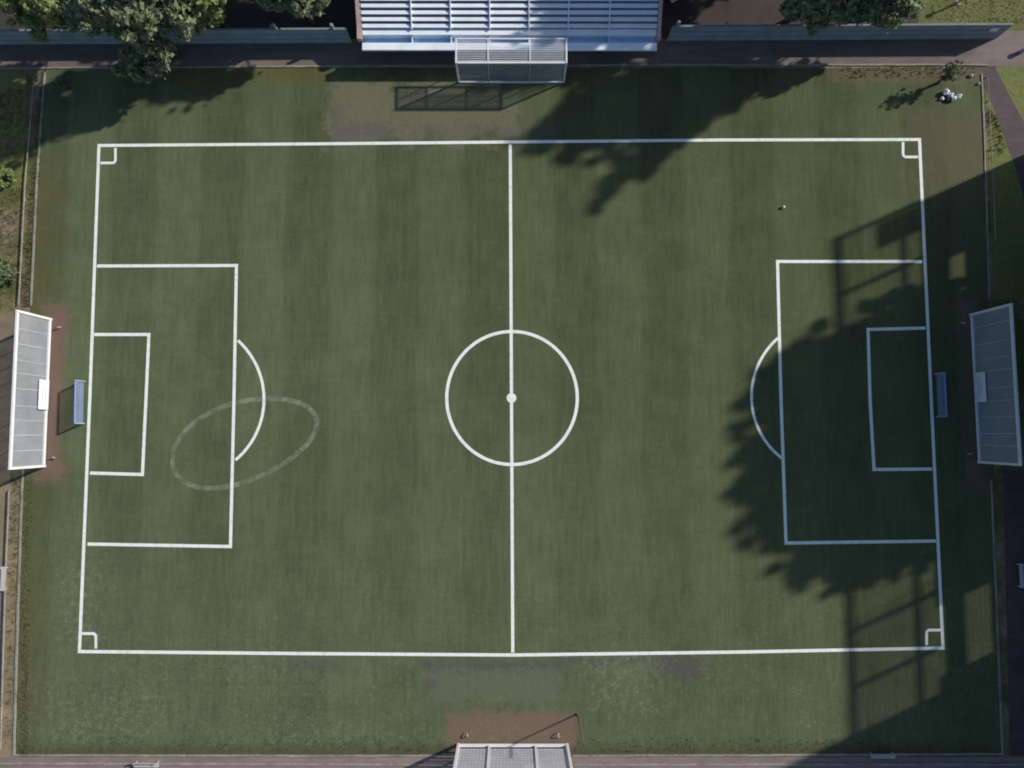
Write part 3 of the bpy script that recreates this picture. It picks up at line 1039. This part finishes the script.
m = MB(); m.bar((xs[0] + 0.145, ca.y, 0.1), (xs[-1] - 0.145, ca.y, 0.1), 0.2, 0.2); m.build('bottom_rail', M['whitepaint'], cg)
m = MB(); lattice(m, (xs[0] + 0.14, ca.y + 0.02, 0.2), (xs[-1] - xs[0] - 0.28, 0, 0), (0, 0, CH - 0.5), 0.20, 0.26, 0.045, 0.045, 0.01); m.build('front_mesh', M['meshdark'], cg)
m = MB()
lattice(m, (xs[0] + 0.14, ca.y + 0.15, CH - 0.17), (xs[1] - xs[0] - 0.24, 0, 0), (0, CD - 0.35, 0), 0.24, 0.28, 0.04, 0.08, 0.01)
lattice(m, (xs[2] + 0.10, ca.y + 0.15, CH - 0.17), (xs[3] - xs[2] - 0.24, 0, 0), (0, CD - 0.35, 0), 0.24, 0.28, 0.04, 0.08, 0.01)
lattice(m, (xs[1] + 0.10, ca.y + 0.15, CH - 0.17), (xs[2] - xs[1] - 0.20, 0, 0), (0, CD - 1.15, 0), 0.24, 0.28, 0.04, 0.08, 0.01)
m.build('roof_mesh', M['meshpale'], cg)


# ------------------------------------------------------------------ goals
def goal(label, a, b, out):
    """goal mouth on the ground line a-b, net going out from the pitch"""
    a, b = P(*a), P(*b)
    c = (a + b) / 2
    t = thing('football_goal', label, 'goal', (c.x, c.y, 0), 'blue football goals')
    d = (b - a).normalized()
    n = Vector((-d.y, d.x, 0))
    if n.x * out < 0:
        n = -n
    h, dep = 1.9, 0.5
    for p in (a, b):
        m = MB(); m.tube([(p.x, p.y, 0), (p.x, p.y, h - 0.08)], 0.09, 10); m.build('post', M['goalend'], t, smooth=False)
        q = p + n * dep
        m = MB(); m.tube([(p.x, p.y, h - 0.08), (p.x + n.x * 0.15, p.y + n.y * 0.15, h - 0.1), (q.x, q.y, 0.08), (p.x, p.y, 0.06)], 0.06, 8); m.build('side_stay', M['goalend'], t)
    m = MB(); m.tube([(a.x, a.y, h), (b.x, b.y, h)], 0.10, 10); m.build('crossbar', M['goalblue'], t)
    m = MB(); q0, q1 = a + n * dep, b + n * dep; m.tube([(q0.x, q0.y, 0.06), (q1.x, q1.y, 0.06)], 0.06, 8); m.build('ground_bar', M['goalblue'], t)
    m = MB()
    o = a + n * 0.06
    lattice(m, (o.x, o.y, 0.12), b - a, (0, 0, h - 0.2), 0.12, 0.12, 0.034, 0.034, 0.008)
    for p in (a, b):
        lattice(m, (p.x, p.y, 0.1), n * 0.3, (0, 0, h - 0.5), 0.15, 0.15, 0.03, 0.03, 0.01)
    m.build('net', M['netblue'], t)
    return t


goal('blue netted goal on the left goal line, in the sun', (85.0, 381.5), (84.2, 423.5), -1)
goal('blue netted goal on the right goal line, in deep shade', (935.0, 374), (937.0, 416.5), 1)


# ------------------------------------------------------------------ white benches on the outer path
def bench(label, u, v, rot, first=None):
    p = P(u, v)
    if first:
        return clone(first, (p.x, p.y, 0), label, rot)
    t = thing('bench', label, 'bench', (0, 0, 0), 'white benches outside the kerb')
    m = MB()
    for k in range(3):
        m.box(-1.45, -0.24 + k * 0.17, 0.42, 1.45, -0.10 + k * 0.17, 0.47)
    m.build('seat', M['benchpale'], t)
    m = MB()
    for k in range(2):
        m.box(-1.45, 0.30 + k * 0.02, 0.60 + k * 0.17, 1.45, 0.34 + k * 0.02, 0.73 + k * 0.17)
    m.build('backrest', M['benchpale'], t)
    for x in (-1.3, 1.3):
        m = MB()
        m.box(x - 0.05, -0.24, 0, x + 0.05, -0.16, 0.417)
        m.box(x - 0.05, 0.21, 0, x + 0.05, 0.292, 0.90)
        m.box(x - 0.05, -0.157, 0.36, x + 0.05, 0.207, 0.417)
        m.build('leg', M['benchpale'], t)
    t.location = (p.x, p.y, 0)
    t.rotation_euler = (0, 0, rot)
    return t


b0 = bench('white bench on the pink path at the left edge of the picture', 5.5, 578, math.pi / 2)
bench('white bench at the bottom edge, below the left corner mark', 148, 763.5, 0, b0)
bench('white bench at the bottom edge, in the shade on the right', 881, 754.5, 0, b0)
bench('white bench in the shade at the right edge of the picture', 1019, 575, -math.pi / 2, b0)

# ------------------------------------------------------------------ rail fences outside the pitch
def rail_fence(label, pix, h=0.32, mat='kerb', rr=0.05, step=2.4):
    pts = [P(u, v) for u, v in pix]
    t = thing('rail_fence', label, 'fence', (pts[0].x, pts[0].y, 0))
    r = MB()
    r.tube([(p.x, p.y, h) for p in pts], rr, 6)
    r.build('rail', M[mat], t)
    for a, b in zip(pts[:-1], pts[1:]):
        k = max(1, int((b - a).length / step))
        for i in range(k):
            q = a.lerp(b, i / k)
            m = MB(); m.bar((q.x, q.y, -0.05), (q.x, q.y, h - rr * .5), 0.09, 0.09, up=(0, 1, 0)); m.build('post', M[mat], t)
    return t


rail_fence('low pale rail left of the pitch, between the trees and the grey screen', [(36, 76), (27, 180), (20.5, 305)], rr=0.075)
rail_fence('low pale rail left of the pitch, below the grey screen', [(11, 490), (8, 560), (5.5, 640), (2.5, 748)], rr=0.075)
rail_fence('low pale rail by the footpath at the top right corner of the pitch', [(986, 78), (990, 150), (994, 240)], rr=0.06)

# ------------------------------------------------------------------ small things
def sack(label, u, v, r, seed, tied):
    p = P(u, v)
    t = thing('plastic_sack', label, 'sack', (p.x, p.y, 0), 'white sacks on the grass')
    m = MB(); m.blob((p.x, p.y, r[2] * 0.92), r, seed, 0.16, 12); m.build('bag', M['sack'], t, smooth=True)
    m = MB()
    a = Vector((p.x, p.y, r[2] * 1.6)); d = Vector(tied) * 0.5
    m.tube([a, a + d * 0.4 + Vector((0, 0, 0.12)), a + d], [0.16, 0.06, 0.15], 8); m.build('tied_neck', M['sack'], t)


sack('rounded white sack at the upper left end of the heap of sacks', 944.6, 93.2, (0.36, 0.34, 0.34), 1, (-0.2, 0.3, 0.1))
sack('flattened white sack second from the top left in the sack heap', 949.6, 95.8, (0.34, 0.26, 0.22), 2, (0.3, 0.1, 0.05))
sack('slumped white sack lowest in the sack heap', 952.4, 99.6, (0.32, 0.30, 0.28), 3, (0.1, -0.3, 0.1))
sack('white sack at the right end of the sack heap', 957.0, 97.6, (0.34, 0.27, 0.30), 4, (0.35, 0.1, 0.1))
sack('greyish small sack at the left end of the sack heap', 941.4, 99.0, (0.24, 0.22, 0.15), 5, (-0.2, 0.0, 0.05))
p = P(947.5, 99.5)
m = MB(); m.blob((p.x, p.y, 0.16), (0.55, 0.36, 0.2), 8, 0.18, 10)  # dark blob stands in for the shadow of the sacks
tag(m.build('shadow_blob', M['tyre'], smooth=True), 'dark blob added as the shadow under the white sacks', 'added shadow')

for u, v, r, lb in ((970.5, 76.0, 0.32, 'larger pale stone block on the soil near the footpath corner'),
                    (978.0, 84.0, 0.24, 'smaller pale stone block beside the right kerb')):
    p = P(u, v)
    m = MB(); m.blob((p.x, p.y, r * 0.45), (r, r * 0.8, r * 0.6), int(u), 0.14, 7)
    tag(m.build('stone', M['stone']), lb, 'stone')

p = P(783, 207.5)
bt = thing('football', 'single white ball lying on the grass near the right penalty area', 'ball', (p.x, p.y, 0))
m = MB(); m.blob((p.x, p.y, 0.20), (0.19, 0.19, 0.19), 0, 0.0, 12); m.build('leather', M['ball'], bt, smooth=True)
m = MB()
for k in range(5):
    a = k * 1.257
    q = Vector((math.cos(a) * 0.8, math.sin(a) * 0.8, 0.6)).normalized()
    m.obox(Vector((p.x, p.y, 0.20)) + q * 0.186, q * 0.008, q.orthogonal().normalized() * 0.05, q.cross(q.orthogonal()).normalized() * 0.05)
m.build('dark_panel', M['patchblack'], bt)

p = P(577, 714)  # unseen pole, added to account for a thin shadow line
fp = thing('shadow_pole', 'slim rusty pole added to cast the shadow line by the bottom screen', 'pole', (p.x, p.y, 0))
m = MB(); m.tube([(p.x, p.y, -0.1), (p.x, p.y, 8.0)], [0.10, 0.07], 8); m.build('shaft', M['rust'], fp, smooth=True)
m = MB(); m.tube([(p.x, p.y, 0), (p.x, p.y, 0.16)], 0.17, 10); m.build('base_collar', M['rust'], fp)
m = MB(); m.blob((p.x, p.y, 8.05), (0.09, 0.09, 0.09), 0, 0, 8); m.build('cap', M['rust'], fp, smooth=True)

# lamp post on the top right lawn
p = P(958, 3)
lp = thing('lamp_post', 'short grey lamp post on the sunlit lawn at the top edge', 'lamp post', (p.x, p.y, 0))
m = MB(); m.tube([(p.x, p.y, -0.1), (p.x, p.y, 0.8), (p.x, p.y, 2.0)], [0.14, 0.12, 0.10], 10); m.build('pole', M['steel'], lp, smooth=True)
m = MB(); m.tube([(p.x, p.y, 2.0), (p.x, p.y, 2.06), (p.x, p.y, 2.4), (p.x, p.y, 2.46)], [0.10, 0.24, 0.28, 0.06], 12); m.build('lamp_head', M['lampclear'], lp)
m = MB(); m.box(p.x - 0.25, p.y - 0.25, -0.02, p.x + 0.25, p.y + 0.25, 0.08); m.build('footing', M['stone'], lp)

# small white box lying on the wall end
p = P(984, 33.5, 3.1)
# litter bin beside the paving
p = P(1021, 52)
lb = thing('litter_bin', 'small pale litter bin on the pink paving at the right edge', 'bin', (p.x, p.y, 0))
m = MB(); m.tube([(p.x, p.y, 0), (p.x, p.y, 0.85)], [0.26, 0.30], 14); m.build('drum', M['stone'], lb)
m = MB(); m.tube([(p.x, p.y, 0.852), (p.x, p.y, 0.93)], [0.33, 0.27], 14); m.build('lid', M['whitepaint'], lb)


# white car in the car park, mostly above the frame
def car(label, u, v, rot):
    p = P(u, v)
    t = thing('parked_car', label, 'car', (0, 0, 0))
    L, W = 4.3, 1.78
    side = [(-2.15, .32), (-2.12, .75), (-1.95, .92), (-1.45, .98), (-0.95, 1.42), (0.45, 1.46), (1.15, .98), (2.0, .82), (2.15, .6), (2.12, .30)]
    m = MB(); m.prism([(x, -W / 2, z) for x, z in side], (0, W, 0))
    bo = m.build('body', M['carwhite'], t, bevel=0.06)
    m = MB()
    m.add([(-1.43, -.72, 1.02), (-1.43, .72, 1.02), (-1.01, .66, 1.40), (-1.01, -.66, 1.40)], [(0, 1, 2, 3)])
    for q in range(4):
        x_, y_, z_ = m.v[q]; m.v[q] = (x_ - 0.02, y_, z_ + 0.012)
    m.build('rear_window', M['glass'], t)
    m = MB(); m.add([(1.13, -.72, 1.03), (1.13, .72, 1.03), (0.52, .66, 1.43), (0.52, -.66, 1.43)], [(0, 1, 2, 3)])
    for q in range(4):
        x_, y_, z_ = m.v[q]; m.v[q] = (x_ + 0.03, y_, z_ + 0.02)
    m.build('windscreen', M['glass'], t)
    for s in (-1, 1):
        m = MB(); m.add([(-1.25, s * (W / 2 + .004), 1.02), (0.95, s * (W / 2 + .004), 1.02), (0.42, s * (W / 2 + .004), 1.38), (-0.92, s * (W / 2 + .004), 1.36)], [(0, 1, 2, 3)])
        m.build('side_window', M['glass'], t)
        m = MB(); m.box(-2.16, s * .55 - .18, .70, -2.08, s * .55 + .18, .84); m.build('tail_lamp', M['lampred'], t)
        m = MB(); m.box(2.02, s * .60 - .2, .62, 2.14, s * .60 + .2, .76); m.build('headlight', M['lampclear'], t)
        m = MB(); m.box(0.75, s * .90, .95, .95, s * 1.06, 1.07); m.build('mirror', M['carwhite'], t)
        for x in (-1.35, 1.35):
            m = MB(); m.tube([(x, s * .70, .32), (x, s * .905, .32)], .32, 18); wh = m.build('wheel', M['tyre'], t)
            m = MB(); m.tube([(x, s * .906, .32), (x, s * .92, .32)], .20, 14); m.build('rim', M['rim'], wh)
    t.location = (p.x, p.y, 0)
    t.rotation_euler = (0, 0, rot)


car('white car in the dark car park behind the right wall, cut by the top edge', 668, -12, R(122))

# ------------------------------------------------------------------ buildings beyond the right edge (their shade falls on the pitch)
def gx(u, v=400):
    return P(u, v).x


def gyy(v):
    return P(1024, v).y


XP = gx(1092)
fb = thing('open_frame_building', 'unfinished concrete building beyond the right edge whose open top storey shades the pitch', 'building', (XP, gyy(380), 0))
y0, y1 = gyy(131), gyy(628)
HT, HM, HL = 18.6, 13.4, 12.1
def wall_holes(m, x, ya, yb, za, zb, holes, th=0.4):
    """north-south wall with rectangular holes (y from north, z) cut out"""
    ycuts = sorted({ya, yb, *[h[0] for h in holes], *[h[1] for h in holes]})
    zcuts = sorted({za, zb, *[h[2] for h in holes], *[h[3] for h in holes]})
    for i in range(len(ycuts) - 1):
        for j in range(len(zcuts) - 1):
            cy, cz = (ycuts[i] + ycuts[i + 1]) / 2, (zcuts[j] + zcuts[j + 1]) / 2
            if any(min(h[0], h[1]) < cy < max(h[0], h[1]) and h[2] < cz < h[3] for h in holes):
                continue
            m.box(x, ycuts[i], zcuts[j], x + th, ycuts[i + 1], zcuts[j + 1])
holes = [(gyy(198), gyy(240), 8.9, 11.2), (gyy(530), gyy(600), 8.2, 10.2), (gyy(530), gyy(600), 10.9, HL)]
m = MB(); wall_holes(m, XP, y1, y0, -0.1, HL, holes); m.build('wall', M['concrete'], fb)
for i, v in enumerate((131, 186, 240, 295, 350, 405, 460, 515, 570, 626)):
    m = MB(); yy = gyy(v); m.box(XP + 0.05, yy - 0.22, HL + 0.003, XP + 0.5, yy + 0.22, HT - 0.403); m.build('column', M['concrete'], fb)
m = MB(); m.box(XP, y1 - 0.3, HT - 0.4, XP + 0.55, y0 + 0.3, HT + 0.15); m.build('roof_beam', M['concrete'], fb)
m = MB(); m.box(XP + 0.1, y1 + 0.4, HM, XP + 0.4, y0 - 0.4, HM + 0.35); m.build('parapet_rail', M['concrete'], fb)
m = MB(); m.box(XP + 0.2, gyy(158), HL + 0.003, XP + 0.45, y0 - 0.42, 15.6); m.build('infill_wall', M['brick'], fb)
m = MB(); m.box(XP + 0.70, y1 + 0.2, HL - 0.4, XP + 3.0, y0 - 0.2, HL - 0.1); m.build('floor_slab', M['concrete'], fb)

for va, vb, cov in ((133, 240, 0.05), (240, 500, 0.07), (500, 625, 0.105)):  # netting added to half-dim the light through the open bays
    m = MB()
    lattice(m, (XP + 0.62, gyy(vb), 8.0), (0, gyy(va) - gyy(vb), 0), (0, 0, HT - 8.5), 0.32, 0.32, cov, cov, 0.02)
    m.build('dimming_netting', M['meshdark'], fb)

XB = gx(1060)
tb = thing('apartment_block', 'tall pale concrete block beyond the lower right corner shading the bottom right of the pitch', 'building', (XB + 8, gyy(720), 0))
yt, ybm = gyy(630), gyy(860)
m = MB(); m.box(XB, ybm, -0.1, XB + 16, yt, 22.0); m.build('wall', M['concrete'], tb)
m = MB(); m.box(XB - 0.3, ybm - 0.3, 22.003, XB + 16.3, yt + 0.3, 22.6); m.build('roof', M['kerb'], tb)
for k in range(6):
    for j in range(6):
        yy = ybm + 3 + j * (yt - ybm - 6) / 5
        m = MB(); m.box(XB - 0.05, yy - 0.8, 1.5 + k * 3.4, XB - 0.004, yy + 0.8, 3.1 + k * 3.4); m.build('window', M['glass'], tb)

# ------------------------------------------------------------------ rank grass along the edges
def tufts(name, areas, seed):
    rng = np.random.default_rng(seed)
    V, F = [], []
    for (quad, n, hmin, hmax) in areas:
        q = [np.array(P(u, v)) for u, v in quad]
        for _ in range(n):
            s, t = rng.random(), rng.random() ** 1.3
            c = (q[0] * (1 - s) + q[1] * s) * (1 - t) + (q[3] * (1 - s) + q[2] * s) * t
            for b in range(6):
                a = rng.random() * 6.28
                h = rng.uniform(hmin, hmax)
                lean = rng.uniform(0.3, 1.0) * h
                wd = rng.uniform(0.02, 0.05)
                dx, dy = math.cos(a), math.sin(a)
                o = len(V)
                base = c + np.array([dx, dy, 0]) * 0.05
                V += [base + np.array([-dy, dx, 0]) * wd, base + np.array([dy, -dx, 0]) * wd, base + np.array([dx * lean, dy * lean, h])]
                F.append((o, o + 1, o + 2))
    m = MB()
    m.v = [tuple(v) for v in V]
    m.f = F
    o = m.build(name, M['tuft'])
    return tag(o, 'rank tufts of dry grass along the edges of the pitch', 'grass', kind='stuff')


tufts('rank_grass', [
    ([(30, 306), (22, 306), (38, 90), (45, 90)], 500, 0.10, 0.30),
    ([(20, 755), (28, 755), (32, 480), (24, 480)], 500, 0.08, 0.25),
    ([(20, 752), (450, 752), (450, 736), (20, 736)], 600, 0.05, 0.14),
    ([(575, 752), (990, 752), (990, 738), (575, 738)], 450, 0.05, 0.14),
    ([(60, 735), (330, 735), (330, 660), (60, 660)], 500, 0.05, 0.12),
    ([(930, 20), (1024, 24), (1024, -30), (930, -30)], 500, 0.04, 0.11),
    ([(986, 105), (996, 118), (1008, 150), (990, 160)], 150, 0.08, 0.2),
    ([(840, 68), (975, 68), (975, 78), (840, 78)], 250, 0.06, 0.2),
    ([(-20, 90), (24, 90), (22, 300), (-20, 300)], 900, 0.08, 0.3),
    ([(12, 480), (22, 480), (14, 750), (5, 750)], 300, 0.08, 0.25),
], 5)
